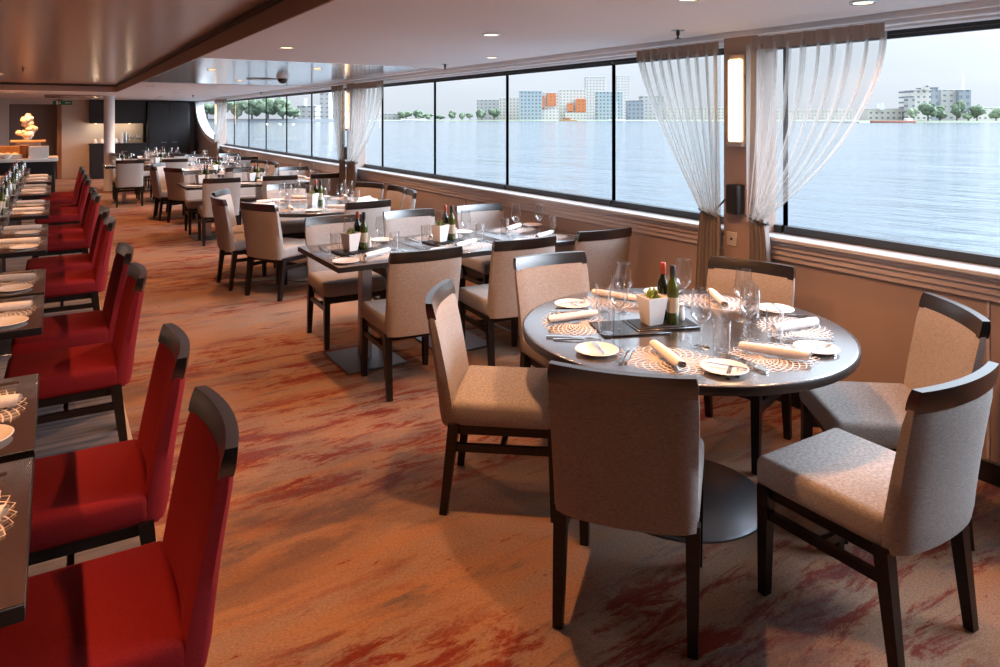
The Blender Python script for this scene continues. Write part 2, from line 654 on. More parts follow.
# ------------------------------------------------------------------ lamps
def spot(x, y, z=2.185, power=SPOT_W, size=2.35, color=WARM, radius=.035):
    l = bpy.data.lights.new('downlight_beam', 'SPOT')
    l.energy = power
    l.color = color
    l.spot_size = size
    l.spot_blend = .6
    l.shadow_soft_size = radius
    return l


def downlight(x, y, label, power=SPOT_W, z=CZ, size=2.35):
    t = empty('downlight', (x, y, z))
    tag(t, label, 'ceiling light', 'round warm downlights in the ceiling')
    MB().lathe([(.052, 0), (.06, -.004), (.052, -.008), (.043, -.006), (.043, 0)], 24).build('trim_ring', M['chrome'], t)
    MB().lathe([(0, -.003), (.042, -.003)], 24).build('lens', M['lamp_lens'], t)
    l = spot(x, y, power=power, size=size)
    lo = bpy.data.objects.new('beam', l)
    COL.objects.link(lo)
    lo.parent = t
    lo.location = (0, 0, -.02)
    return t


for (x, y, lab, pw) in (
        (1.45, 5.23, 'downlight in the matte ceiling, first one beside the brown panel edge', 1),
        (2.31, 3.74, 'lit downlight in the matte ceiling above the left edge of the near curtain', .35),
        (3.10, 1.80, 'lit downlight at the top edge of the picture right of the near curtain', .35),
        (3.18, 5.13, 'small downlight in the ceiling close to the windows, behind the others', .3),
        (2.35, 2.15, 'downlight in the ceiling right above the nearest round table', 1.0),
        (2.38, 7.4, 'added downlight in the silver ceiling band above the second round table', 1.0),  # added lamp, the silver band has no fixture here
        (2.2, 10.3, 'added downlight in the silver ceiling band above the second row of joined tables', 1.1),  # also added, only to light this row under the band
        (2.35, 12.9, 'downlight in the ceiling above the third round table', 1.1),
        (2.1, 15.6, 'downlight in the ceiling above the third row of joined tables', 1.1),
        (2.1, 18.2, 'downlight in the far ceiling above the farthest round table', 1.1)):
    downlight(x, y, lab, SPOT_W * pw)
names = ('nearest the camera', 'second from the camera', 'third from the camera', 'fourth from the camera', 'fifth from the camera', 'sixth from the camera', 'farthest from the camera')
for k, y in enumerate((1.1, 2.4, 3.7, 5.85, 8.0, 10.15, 12.9)):
    downlight(-.70, y, 'downlight in the brown ceiling panel over the square tables, ' + names[k], SPOT_W * 1.15, 2.335, 1.5)
downlight(1.45, 2.3, 'downlight in the matte ceiling between the aisle and the nearest round table', SPOT_W * 1.1)
downlight(1.45, 8.16, 'added downlight in the silver ceiling band, aisle side of the second round table', SPOT_W)  # added fixture in the otherwise lampless band, lights the aisle side
downlight(1.3, 12.6, 'downlight in the far matte ceiling on the aisle side of the third round table', SPOT_W)
downlight(.55, 21.3, 'added downlight in the far ceiling, brightening the cream wall', SPOT_W * 1.2)  # extra lamp put in to brighten the cream wall
for k, x in enumerate((-.6, -1.6)):
    downlight(x, 16.35, 'downlight above the buffet, ' + ('right one' if k == 0 else 'left one'), SPOT_W * 1.6)


def sprinkler(x, y, z, label):
    t = empty('ceiling_sprinkler', (x, y, z))
    tag(t, label, 'sprinkler', 'fire sprinklers in the ceiling')
    MB().lathe([(0, 0), (.04, 0), (.042, -.004), (.02, -.008), (0, -.008)], 20).build('plate', M['chrome'], t)
    MB().lathe([(.0, -.006), (.011, -.006), (.011, -.03), (.006, -.034), (.006, -.048), (.018, -.05), (.018, -.053), (0, -.053)], 14).build('nozzle', M['black'], t)


for (px, py, z, lab) in ((678, 30, CZ, 'sprinkler in the ceiling above the near curtain'),
                         (445, 64, CZ, 'sprinkler in the ceiling close to the windows by the silver band'),
                         (193, 95, CZ, 'sprinkler in the far ceiling left of the window row'),
                         (261, 92, CZ, 'sprinkler in the far ceiling above the window row'),
                         (23, 68, 2.34, 'sprinkler in the brown panel, larger of two at left'),
                         (32, 83, 2.34, 'sprinkler in the brown panel, smaller and farther of two at left')):
    d = F_PX * (CAM_H - z) / (py - HORIZON)
    x, y = px_ray(px, d)
    sprinkler(x, y, z, lab)
t = empty('ceiling_camera', (2.39, 8.8, CZ + .005))
tag(t, 'dome camera hanging from the silver ceiling band', 'camera')
MB().lathe([(0, 0), (.075, 0), (.075, -.035), (.062, -.04)], 24).build('mount', M['white_paint'], t)
MB().lathe([(.062, -.035), (.06, -.06), (.045, -.085), (.02, -.1), (0, -.103)], 24).build('dome', M['black'], t)
t = MB().lathe([(0, 0), (.2, 0), (.21, -.006), (.19, -.012), (0, -.014)], 32).build('ceiling_speaker', M['steel'])
t.location = (2.36, 9.7, CZ + .005)
tag(t, 'flat round speaker plate in the silver ceiling band', 'speaker')

# ------------------------------------------------------------------ chairs
def back_sheet(z0, z1, w0, w1, t0, t1, yfun, bulge, nz=8, nu=12, rnd=.012, endk=.5):
    """closed curved slab: horizontal section is an arc with rounded ends, lofted up"""
    mb = MB()
    rings = []
    for j in range(nz + 1):
        v = j / nz
        z = z0 + (z1 - z0) * v
        w, t = w0 + (w1 - w0) * v, t0 + (t1 - t0) * v
        e = 1.0
        if v == 0 or v == 1:
            e = 1 - rnd / max(t, .001)
        ring = []
        y = yfun(z)
        for i in range(nu + 1):
            u = -1 + 2 * i / nu
            k = (1 - endk * abs(u) ** 10) * e
            ring.append((u * w / 2 * (1 if 0 < j < nz else .985), y - bulge * (1 - u * u) + t / 2 * k, z))
        for i in range(nu, -1, -1):
            u = -1 + 2 * i / nu
            k = (1 - endk * abs(u) ** 10) * e
            ring.append((u * w / 2 * (1 if 0 < j < nz else .985), y - bulge * (1 - u * u) - t / 2 * k, z))
        rings.append(ring)
    n = len(rings[0])
    vs = [p for r in rings for p in r]
    fs = []
    for j in range(nz):
        for i in range(n):
            i2 = (i + 1) % n
            fs.append((j * n + i, j * n + i2, (j + 1) * n + i2, (j + 1) * n + i))
    m = nu + 1
    for base in (0, nz * n):
        for i in range(nu):
            fs.append((base + i, base + i + 1, base + n - 2 - i, base + n - 1 - i))
    mb.add(vs, fs)
    return mb


def make_chair(name, cloth):
    t = empty(name)
    yf = lambda z: -.222 - .085 * max(0, (z - .38) / .5) ** 1.25
    # seat cushion with a soft crown, a little wider in front
    s = MB().box((0, 0, 0), (.47, .47, .105), .03, 4)
    bm = bmesh.new()
    vs = []
    for p in s.v:
        x, y, z = p
        k = 1 + .05 * y
        if z > 0:
            z += .012 * (1 - (x / .235) ** 2) * (1 - (y / .235) ** 2)
        vs.append((x * k, y + .012, z + .4275))
    bm.free()
    s.v = vs
    s.build('seat', cloth, t, angle=1.2)
    back_sheet(.375, .828, .455, .472, .082, .05, yf, .028, 10, 14, .012).build('backrest', cloth, t, angle=1.0)
    back_sheet(.822, .888, .47, .462, .042, .034, lambda z: yf(z) - .002, .030, 3, 14, .003, .06).build('top_rail', M['rail'], t, angle=.45)
    fr = MB()
    for (c, sz) in (((0, .205, .357), (.40, .024, .04)), ((0, -.20, .357), (.40, .024, .04)), ((.20, 0, .357), (.024, .40, .04)), ((-.20, 0, .357), (.024, .40, .04))):
        fr.box(c, sz, .003, 1)
    fr.build('seat_frame', M['wood'], t)
    for sx in (-1, 1):
        MB().bar((sx * .214, .212, .385), (sx * .214, .218, 0), .044, .032).build('leg', M['wood'], t)
        MB().bar((sx * .213, -.205, .385), (sx * .214, -.250, 0), .046, .032).build('leg', M['wood'], t)
        MB().bar((sx * .214, .21, .285), (sx * .214, -.215, .285), .02, .02, .032, .032).build('stretcher', M['wood'], t)
    MB().bar((-.2, 0.0, .285), (.2, 0.0, .285), .02, .02, .03, .03).build('stretcher', M['wood'], t)
    return Proto(t)


CH = make_chair('dining_chair', M['fabric'])
RED = make_chair('red_dining_chair', M['red'])


def put_chair(proto, rx, ry, ang, label, group, cat='chair'):
    """rx, ry: where the top rail stands; ang: facing direction in degrees"""
    a = math.radians(ang)
    x, y = rx + .31 * math.cos(a), ry + .31 * math.sin(a)
    return proto.put((x, y, 0), a - PI / 2, label, cat, group)


# ------------------------------------------------------------------ tables
def make_round():
    t = empty('round_table')
    R = .705
    MB().lathe([(0, .712), (R - .012, .712), (R - .003, .718), (R, .725), (R, .743), (R - .004, .749), (R - .012, .75), (0, .75)], 72).build('tabletop', M['top'], t, angle=.9)
    MB().lathe([(R - .003, .714), (R + .002, .716), (R + .003, .72), (R + .003, .744), (R + .001, .7475), (R - .003, .748)], 72).build('edge_band', M['top_edge'], t, angle=.9)
    MB().lathe([(0, .70), (.24, .70), (.24, .712), (0, .712)], 32).build('mounting_plate', M['black'], t)
    MB().lathe([(0, .02), (.045, .02), (.045, .70), (0, .70)], 24).build('column', M['steel'], t)
    MB().lathe([(0, 0), (.36, 0), (.36, .008), (.345, .014), (.06, .022), (0, .022)], 56).build('base_plate', M['plate_steel'], t)
    return Proto(t)


def make_square():
    t = empty('square_table')
    w, l = .68, .85
    MB().box((0, 0, .7325), (w, l, .035), .003, 2).build('tabletop', M['top'], t)
    MB().box((0, 0, .731), (w + .005, l + .005, .033), .002, 1).build('edge_band', M['top_edge'], t)
    MB().box((0, 0, .705), (.3, .4, .02)).build('mounting_plate', M['black'], t)
    MB().box((0, 0, .36), (.075, .075, .68), .004, 1).build('column', M['steel'], t)
    MB().box((0, 0, .008), (.42, .48, .016), .004, 1).build('base_plate', M['plate_steel'], t)
    return Proto(t)


RT, ST = make_round(), make_square()

# ------------------------------------------------------------------ tableware
def make_mat():
    # openwork oval mat: rings of diamond cells
    bm = bmesh.new()
    rings, m = 9, 26
    V = []
    for i in range(rings + 1):
        r = .028 + i * (.205 - .028) / rings
        V.append([bm.verts.new((r * math.cos(2 * PI * (j + .5 * (i % 2)) / m), r * .74 * math.sin(2 * PI * (j + .5 * (i % 2)) / m), .0015)) for j in range(m)])
    for i in range(0, rings - 1):
        for j in range(m):
            j2 = (j + 1) % m
            if i % 2 == 0:
                q = (V[i][j2], V[i + 1][j2], V[i + 2][j2], V[i + 1][j])
            else:
                q = (V[i][j], V[i + 1][j2], V[i + 2][j], V[i + 1][j])
            bm.faces.new(q)
    bmesh.ops.wireframe(bm, faces=bm.faces[:], thickness=.0068, use_replace=True, use_boundary=True, use_even_offset=False)
    for v in bm.verts:
        v.co.z = .0005 if v.co.z < .0015 else .003
    me = bpy.data.meshes.new('placemat')
    bm.to_mesh(me)
    bm.free()
    me.materials.append(M['mat'])
    o = bpy.data.objects.new('placemat', me)
    COL.objects.link(o)
    return Proto(o)


def make_napkin():
    mb = MB()
    n, L = 16, .255
    # spiral rolled section
    sec = []
    for k in range(41):
        t = k / 40 * 2 * PI * 2.2 - 2 * PI * .45
        r = .0015 + .0213 * k / 40
        sec.append((r * math.cos(t) * 1.12, r * math.sin(t) * .92))
    def fn(u, v):
        i = min(int(round(v * 40)), 40)
        p = sec[i]
        y = (u - .5) * L
        s = 1 + .05 * math.sin(u * 5) - .12 * (2 * abs(u - .5)) ** 6
        return (p[0] * s, y + .004 * math.sin(i * .4), p[1] * s + .0225)
    mb.grid(fn, n, 40)
    o = mb.build('rolled_napkin', M['napkin'], angle=1.5)
    return Proto(o)


def make_plate():
    o = MB().lathe([(0, .003), (.05, .003), (.058, .006), (.083, .013), (.086, .0145), (.083, .0165), (.058, .010), (.05, .007), (0, .007)], 40).build('bread_plate', M['china'])
    return Proto(o)


WG_BOWL = [(.0, .095), (.012, .098), (.036, .125), (.0405, .135), (.039, .16), (.032, .235), (.0305, .235), (.037, .16), (.0385, .136), (.034, .127), (.011, .101), (.0, .098)]


def make_wine(parts=True):
    stem = [(.0, .004), (.006, .006), (.0042, .02), (.0036, .05), (.004, .085), (.008, .096), (0, .097)]
    foot = [(0, 0), (.036, 0), (.037, .0015), (.02, .004), (.006, .008), (0, .009)]
    if parts:
        t = empty('wine_glass')
        MB().lathe(WG_BOWL, 28).build('bowl', M['glass'], t, angle=1.2)
        MB().lathe(stem, 12).build('stem', M['glass'], t, angle=1.2)
        MB().lathe(foot, 28).build('foot', M['glass'], t, angle=1.2)
        return Proto(t)
    mb = MB().lathe(WG_BOWL, 16).lathe(stem, 8).lathe(foot, 16)
    return Proto(mb.build('wine_glass', M['glass'], angle=1.2))


def make_tumbler():
    return Proto(MB().lathe([(0, 0), (.029, 0), (.031, .004), (.036, .128), (.0372, .129), (.0345, .128), (.029, .014), (0, .012)], 26).build('water_glass', M['glass'], angle=1.0))


def ribbon(mb, pts):
    """flat bar along y: pts of (y, halfwidth, z, thickness)"""
    vs, fs = [], []
    for (y, w, z, t) in pts:
        vs += [(-w, y, z), (w, y, z), (w, y, z + t), (-w, y, z + t)]
    for i in range(len(pts) - 1):
        a, b = 4 * i, 4 * i + 4
        for j in range(4):
            fs.append((a + j, a + (j + 1) % 4, b + (j + 1) % 4, b + j))
    fs += [(3, 2, 1, 0), tuple(4 * (len(pts) - 1) + j for j in range(4))]
    mb.add(vs, fs)
    return mb


def make_fork():
    mb = ribbon(MB(), [(-.10, .008, .001, .003), (-.08, .0085, .003, .003), (0, .004, .006, .003), (.035, .004, .006, .003), (.05, .011, .004, .002), (.06, .012, .004, .002)])
    for k in range(4):
        x = -.0102 + .0068 * k
        s = MB()
        ribbon(s, [(.059, .0018, .004, .002), (.085, .0016, .002, .002), (.1, .001, .005, .001)])
        mb.add([(p[0] + x, p[1], p[2]) for p in s.v], s.f)
    return Proto(mb.build('fork', M['chrome']))


def make_knife():
    t = empty('table_knife')
    ribbon(MB(), [(-.115, .007, .001, .005), (-.06, .0075, .001, .006), (-.005, .006, .001, .005)]).build('handle', M['chrome'], t)
    ribbon(MB(), [(-.006, .005, .003, .002), (.01, .009, .003, .0015), (.08, .0095, .003, .0015), (.105, .006, .003, .001), (.115, .001, .003, .001)]).build('blade', M['chrome'], t)
    return Proto(t)


def make_spoon():
    mb = ribbon(MB(), [(-.09, .007, .001, .003), (-.07, .0075, .002, .003), (0, .0035, .006, .003), (.03, .0035, .004, .003), (.037, .008, .004, .002)])
    vs = []
    for j in range(7):
        for i in range(12):
            r = j / 6
            a = 2 * PI * i / 12
            vs.append((.018 * r * math.cos(a), .06 + .027 * r * math.sin(a), .003 + .005 * r * r))
    fs = [(j * 12 + i, j * 12 + (i + 1) % 12, (j + 1) * 12 + (i + 1) % 12, (j + 1) * 12 + i) for j in range(6) for i in range(12)]
    mb.add(vs, fs)
    return Proto(mb.build('spoon', M['chrome']))


def make_butter():
    mb = ribbon(MB(), [(-.075, .005, .001, .004), (0, .0045, .001, .004), (.01, .007, .001, .002), (.06, .0075, .001, .0015), (.08, .002, .001, .001)])
    return Proto(mb.build('butter_knife', M['chrome']))


def make_pot(leaf=True):
    t = empty('square_pot')
    mb = MB()
    b, h, top = .034, .12, .05
    vs = []
    for (w, z) in ((b, 0), (top, h), (top - .005, h), (b - .002, .012)):
        vs += [(-w, -w, z), (w, -w, z), (w, w, z), (-w, w, z)]
    fs = [(3, 2, 1, 0)]
    for i in range(3):
        for j in range(4):
            fs.append((4 * i + j, 4 * i + (j + 1) % 4, 4 * i + 4 + (j + 1) % 4, 4 * i + 4 + j))
    fs.append((12, 13, 14, 15))
    mb.add(vs, fs).build('pot', M['china'], t)
    lf = MB()
    rnd = random.Random(3)
    for k in range(16):
        a, ln, up = rnd.uniform(0, 2 * PI), rnd.uniform(.03, .06), rnd.uniform(.2, 1.1)
        base = Vector((rnd.uniform(-.02, .02), rnd.uniform(-.02, .02), .105))
        d = Vector((math.cos(a) * math.cos(up), math.sin(a) * math.cos(up), math.sin(up)))
        sde = d.cross(Vector((0, 0, 1))).normalized() * .011
        mid = base + d * ln * .55
        nrm = sde.cross(d).normalized() * .004
        lf.add([base, mid + sde, base + d * ln, mid - sde, mid + nrm, mid - nrm], [(0, 1, 4), (1, 2, 4), (2, 3, 4), (3, 0, 4), (0, 5, 1), (1, 5, 2), (2, 5, 3), (3, 5, 0)])
    lf.build('leaves', M['leaf'], t)
    return Proto(t)


def make_bottle(name, body_m, cap_m, lab=True):
    t = empty(name)
    MB().lathe([(0, 0), (.024, 0), (.026, .004), (.026, .15), (.022, .172), (.0115, .195), (.0105, .24), (0, .24)], 22).build('body', body_m, t, angle=.9)
    MB().lathe([(.0122, .205), (.0128, .207), (.0128, .252), (.0105, .256), (0, .256)], 18).build('cap', cap_m, t)
    if lab:
        MB().lathe([(.0264, .05), (.0266, .052), (.0266, .115), (.0264, .117)], 22).build('label', M['label'], t)
    return Proto(t)


def make_board():
    t = empty('serving_board')
    MB().box((0, 0, .006), (.30, .17, .012), .003, 1).build('board', M['slate'], t)
    MB().box((0, 0, .0135), (.27, .14, .003), .001, 1).build('pad', M['black'], t)
    return Proto(t)


def make_shaker():
    t = empty('salt_shaker')
    MB().lathe([(0, 0), (.018, 0), (.02, .01), (.016, .06), (0, .06)], 16).build('body', M['china'], t)
    MB().lathe([(.0165, .058), (.0165, .072), (.008, .08), (0, .081)], 16).build('cap', M['chrome'], t)
    return Proto(t)


P = dict(mat=make_mat(), napkin=make_napkin(), plate=make_plate(), wine=make_wine(True), wine_far=make_wine(False), tumbler=make_tumbler(), fork=make_fork(), knife=make_knife(), spoon=make_spoon(), butter=make_butter(), pot=make_pot(), board=make_board(), shaker=make_shaker(),
         oil=make_bottle('oil_bottle', M['bottle'], M['capsule']), vinegar=make_bottle('vinegar_bottle', M['bottle_green'], M['black']))
TZ = .7505


def setting(ox, oy, inward, place, grp, level=2, edge_r=.245, nap_rot=35, side=0.0):
    """one place: (ox, oy) is the mat centre, inward the direction (deg) a guest looks"""
    a = math.radians(inward)
    fx, fy = math.cos(a), math.sin(a)
    rx, ry = fy, -fx                      # guest's right hand
    rot = a - PI / 2

    def at(right, fwd, z=0.0):
        return (ox + rx * right + fx * fwd, oy + ry * right + fy * fwd, TZ + z)
    j = random.uniform
    P['mat'].put(at(0, 0), rot, 'openwork oval placemat %s' % place, 'placemat', 'placemats ' + grp)
    P['napkin'].put(at(j(-.01, .01), -.005, .0035), rot + math.radians(nap_rot + j(-6, 6)), 'rolled white napkin %s' % place, 'napkin', 'rolled napkins ' + grp)
    pl = at(-.275 if level > 1 or side == 0 else -.25, -.01 - side)
    P['plate'].put(pl, 0, 'white bread plate %s' % place, 'plate', 'bread plates ' + grp)
    P['wine' if level >= 2 else 'wine_far'].put(at(.10 + j(-.01, .01), .19), j(0, 6), 'stemmed wine glass %s' % place, 'glass', 'wine glasses ' + grp)
    P['tumbler'].put(at(.185, .14 + j(-.01, .01)), j(0, 6), 'straight water glass %s' % place, 'glass', 'water glasses ' + grp)
    if level >= 1:
        P['knife'].put(at(.225, -.005, .001), rot + j(-.06, .06), 'table knife %s' % place, 'knife', 'table knives ' + grp)
        P['fork'].put(at(-.165, -.01, .004), rot + j(-.08, .08), 'inner fork %s' % place, 'fork', 'forks ' + grp)
    if level >= 2:
        P['butter'].put((pl[0] + .01, pl[1], TZ + .0155), rot + math.radians(28), 'butter knife on the bread plate %s' % place, 'knife', 'butter knives ' + grp)
        P['spoon'].put(at(.255, .0, .001), rot + j(-.06, .06), 'spoon %s' % place, 'spoon', 'spoons ' + grp)
        P['fork'].put(at(-.145, .005, .004), rot + j(-.08, .08), 'outer fork %s' % place, 'fork', 'forks ' + grp)


def centre(x, y, rot, place, grp, board=True):
    c, s = math.cos(rot), math.sin(rot)

    def at(u, v, z=0.0):
        return (x + c * u - s * v, y + s * u + c * v, TZ + z)
    h = 0.0
    if board:
        P['board'].put(at(0, 0), rot, 'black serving board %s' % place, 'tray', 'serving boards')
        h = .0155
    P['pot'].put(at(-.045, -.005, h), rot + .2, 'white square pot of herbs %s' % place, 'pot', 'white pots')
    P['oil'].put(at(.03, .04, h), 0, 'oil bottle with red cap %s' % place, 'bottle', 'oil bottles')
    P['vinegar'].put(at(.045, -.025, h), 0, 'green vinegar bottle with black cap %s' % place, 'bottle', 'vinegar bottles')
    P['shaker'].put(at(.105, .02, h), 0, 'small shaker %s' % place, 'shaker', 'shakers')


# ---------------------------- nearest round table
T1 = (2.35, 2.19)
RT.put((*T1, 0), .2, 'round dark table nearest the camera, set for six, on a steel disc base', 'table', 'round tables')
g1 = 'on the nearest round table'
SEATS1 = [
    # rail x, rail y, facing, label, angle of the place seen from the table centre, place words
    (1.49, 1.64, 40, 'beige chair with its brown shaded back to the camera at the nearest round table', 217, 'left front place'),
    (1.475, 2.83, -39, 'beige chair in side view left of the nearest round table, facing right', 142, 'left place'),
    (2.40, 3.24, -96, 'beige chair behind the nearest round table, its front facing the camera', 84, 'back left place'),
    (3.22, 2.50, 198, 'beige chair with dark rail against the pillar behind the nearest round table', 22, 'back right place'),
    (3.17, 1.45, 142, 'beige chair by the wall at the right of the nearest round table', -40, 'right place'),
    (2.315, 1.05, 89, 'beige chair in front at right, back half turned to the camera', -92, 'right front place')]
for (rx, ry, f, lab, ang, pw) in SEATS1:
    put_chair(CH, rx, ry, f, lab, 'chairs round the nearest round table')
    a = math.radians(ang)
    setting(T1[0] + .475 * math.cos(a), T1[1] + .475 * math.sin(a), ang + 180, 'at the %s %s' % (pw, g1), g1)
centre(2.27, 2.24, -.35, 'in the middle of the nearest round table', g1)
o = MB().box((0, 0, .004), (.30, .21, .008), .002, 1).build('menu_folder', M['slate'])
o.location = (2.12, 2.28, TZ)
o.rotation_euler = (0, 0, -.38)
tag(o, 'black menu folder lying left of the pot on the nearest round table', 'menu')


# ---------------------------- rows of joined square tables
def joined(xs, yc, ordinal, near_y, far_y, level, near_skip=(), far_skip=()):
    seat = ('aisle seat', 'middle seat', 'window seat') if len(xs) == 3 else ('aisle seat', 'second seat', 'third seat', 'window seat')
    row = '%s row of joined tables' % ordinal
    for i, x in enumerate(xs):
        ST.put((x, yc, 0), 0, '%s table of the %s' % (('aisle-end', 'middle', 'window-end')[i] if len(xs) == 3 else ('aisle-end', 'second', 'third', 'window-end')[i], row), 'table', 'joined tables of the ' + row)
        if i not in near_skip:
            put_chair(CH, x + (.04, .10, .09, .09)[i] + random.uniform(-.02, .03), near_y, 88 + random.uniform(-3, 3), 'beige chair, back to the camera, %s of the %s' % (seat[i], row), 'near chairs of the ' + row)
        if i not in far_skip:
            put_chair(CH, x + .06 + random.uniform(-.02, .03), far_y, -93 + random.uniform(-2, 3), 'beige chair facing the camera, far side, %s of the %s' % (seat[i], row), 'far chairs of the ' + row)
        setting(x, yc - .215, 90, 'near side, %s, %s' % (seat[i], row), 'on the near side of the ' + row, level, nap_rot=-60 if level else 20, side=.08)
        setting(x, yc + .215, -90, 'far side, %s, %s' % (seat[i], row), 'on the far side of the ' + row, level, nap_rot=-60 if level else 20, side=.08)
        if i < 2:
            centre(x - .06, yc + .01, .1, 'on the %s table, %s' % (('aisle-end', 'middle')[i], row), row)


joined((1.815, 2.505, 3.195), 4.60, 'nearest', 3.77, 5.46, 1)
joined((1.815, 2.505, 3.195), 10.50, 'second', 9.74, 11.36, 0)
joined((1.15, 1.84, 2.53, 3.22), 15.65, 'third', 14.86, 16.5, 0)


# ---------------------------- farther round tables
def round_group(cx, cy, ordinal, seats, level=0, R=.78):
    RT.put((cx, cy, 0), .1, '%s round dark table from the camera' % ordinal, 'table', 'round tables').scale = (R / .705, R / .705, 1)
    for (dx, dy, f, w) in seats:
        put_chair(CH, cx + dx, cy + dy, f, 'beige chair %s of the %s round table' % (w, ordinal), 'chairs round the %s round table' % ordinal)
        a = math.atan2(dy, dx)
        setting(cx + .53 * math.cos(a), cy + .53 * math.sin(a), math.degrees(a) + 180, 'at the place %s, %s round table' % (w, ordinal), 'on the %s round table' % ordinal, level)
    centre(cx - .02, cy - .02, .3, 'in the middle of the %s round table' % ordinal, ordinal, False)


RING = [(.13, -1.15, 95, 'on the side nearest the camera'), (-.80, -.78, 28, 'on the near aisle side'), (-1.02, -.08, 4, 'on the aisle side'), (-.86, .62, -30, 'on the far aisle side'),
        (-.05, 1.02, -88, 'on the far side'), (.86, .62, 202, 'on the far window side'), (.95, 0.02, 180, 'on the window side'), (.88, -.50, 165, 'on the near window side')]
round_group(2.38, 7.42, 'second', RING, 1)
round_group(2.38, 12.9, 'third', RING)
round_group(2.15, 18.3, 'fourth', [RING[0], RING[1], RING[2], RING[4], RING[6]])

# ---------------------------- row of square tables with red chairs
ORD = ('first', 'second', 'third', 'fourth', 'fifth', 'sixth', 'seventh', 'eighth', 'ninth', 'tenth', 'eleventh', 'twelfth')
LY = (1.95, 2.69, 4.04, 4.78, 6.20, 6.94, 8.30, 9.04, 10.45, 11.19, 12.42, 13.14)
for i, y in enumerate(LY):
    ST.put((-.475, y, 0), PI / 2, '%s square table from the camera in the row along the red chairs' % ORD[i], 'table', 'square tables along the red chairs')
    put_chair(RED, .355, y + .02, 180 + random.uniform(-2, 2), '%s red chair from the camera along the left tables' % ORD[i], 'red chairs along the left tables')
    setting(-.225, y + .03, 180, 'on the %s square table by the red chairs' % ORD[i], 'on the square tables by the red chairs', 1 if i < 6 else 0, nap_rot=-8, side=-.06 if i == 0 else .03)
    if i >= 4:
        setting(-.70, y, 0, 'at the wall side of the %s square table' % ORD[i], 'on the wall side of the square tables', 0, nap_rot=-8, side=-.06 if i == 0 else .03)
    if i % 2 == 1 or i > 5:
        centre(-.47, y - .02, 1.3, 'on the %s square table by the red chairs' % ORD[i], 'left', False)

# ------------------------------------------------------------------ curtains and pillar fittings
def curtain(pil, side, label, y_top0, y_top1, tie_y, tie_z=1.08, npl=9, xc=3.46, bottom=.12, sweep=1.3):
    """tied-back sheer: y_top0 edge by the pillar, y_top1 the outer edge"""
    t = empty('curtain', (xc, (y_top0 + y_top1) / 2, 0))
    tag(t, label, 'curtain', 'sheer curtains tied back at the pillars')
    oy = (y_top0 + y_top1) / 2
    zt = 2.10
    rnd = random.Random(int(abs(y_top0 * 100)))
    ph = rnd.uniform(0, 6)

    def fold(u, amp, n):
        return amp * math.sin(u * n * 2 * PI + ph) + amp * .35 * math.sin(u * n * 4.7 * PI + ph * 2)

    sg = 1 if y_top1 > y_top0 else -1

    def base(u, v):
        k = v
        z = zt + (tie_z - zt) * k
        yo = y_top1 + (tie_y - y_top1) * k ** sweep
        y = y_top0 + (yo - y_top0) * u
        return y, z + .03 * (u - .5) * k, k

    def fn(u, v):
        y, z, k = base(u, v)
        amp = .026 * (1 - .25 * k)
        return (fold(u, amp, npl), y + .45 * fold(u + .25 / npl, amp, npl) * (1 - k * .75) - oy, z)
    MB().grid(fn, 150, 30).build('sheer_drape', M['sheer'], t, angle=3)
    pl = MB()
    for q in range(npl + 1):
        uc = min(max(q / npl, .012), .985)
        wd = .011 if 0 < q < npl else .022

        def fp(u, v, uc=uc, wd=wd):
            y, z, k = base(uc + (u - .5) * wd * 2, v)
            return (fold(uc, .026, npl) - .012 - .006 * math.sin(u * PI), y - oy, z)
        pl.grid(fp, 3, 30)
    pl.build('pleats', M['sheer_fold'], t, angle=3)

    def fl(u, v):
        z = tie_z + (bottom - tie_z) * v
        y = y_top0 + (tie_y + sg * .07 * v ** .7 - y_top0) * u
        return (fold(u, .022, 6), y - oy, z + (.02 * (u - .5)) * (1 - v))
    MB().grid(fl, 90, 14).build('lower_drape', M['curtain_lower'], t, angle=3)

    def fh(u, v):
        y = y_top0 + (y_top1 - y_top0) * u
        return (-.012 + fold(u, .012, npl), y - oy, zt + .045 - .075 * v)
    MB().grid(fh, 120, 2).build('heading_tape', M['curtain_head'], t, angle=3)
    pts = [(.035 * math.cos(a), tie_y - sg * .06 - oy + .075 * math.sin(a), tie_z + .02 * math.sin(a)) for a in [2 * PI * i / 20 for i in range(21)]]
    pts.append((.06, tie_y - oy - .14 * (1 if y_top1 > y_top0 else -1), tie_z + .09))
    MB().tube(pts, .006, 6).build('tie_back', M['black'], t)
    return t


CURT = [(0, -1, 'sheer curtain right of the near pillar, tied back toward it', 2.68, 1.885, 2.585, 1.9),
        (0, 1, 'sheer curtain left of the near pillar, tied back toward it', 2.91, 3.63, 3.06, 1.3),
        (1, -1, 'sheer curtain right of the middle pillar', 9.42, 8.12, 9.1, 1.8),
        (1, 1, 'sheer curtain left of the middle pillar', 9.56, 10.05, 9.72, 1.3),
        (2, -1, 'grey sheer curtain right of the far pillar at the end of the windows', 18.95, 17.5, 18.6, 1.6)]
for (pi_, sd, lab, a, b, ty, sw) in CURT:
    curtain(pi_, sd, lab, a, b, ty, sweep=sw)

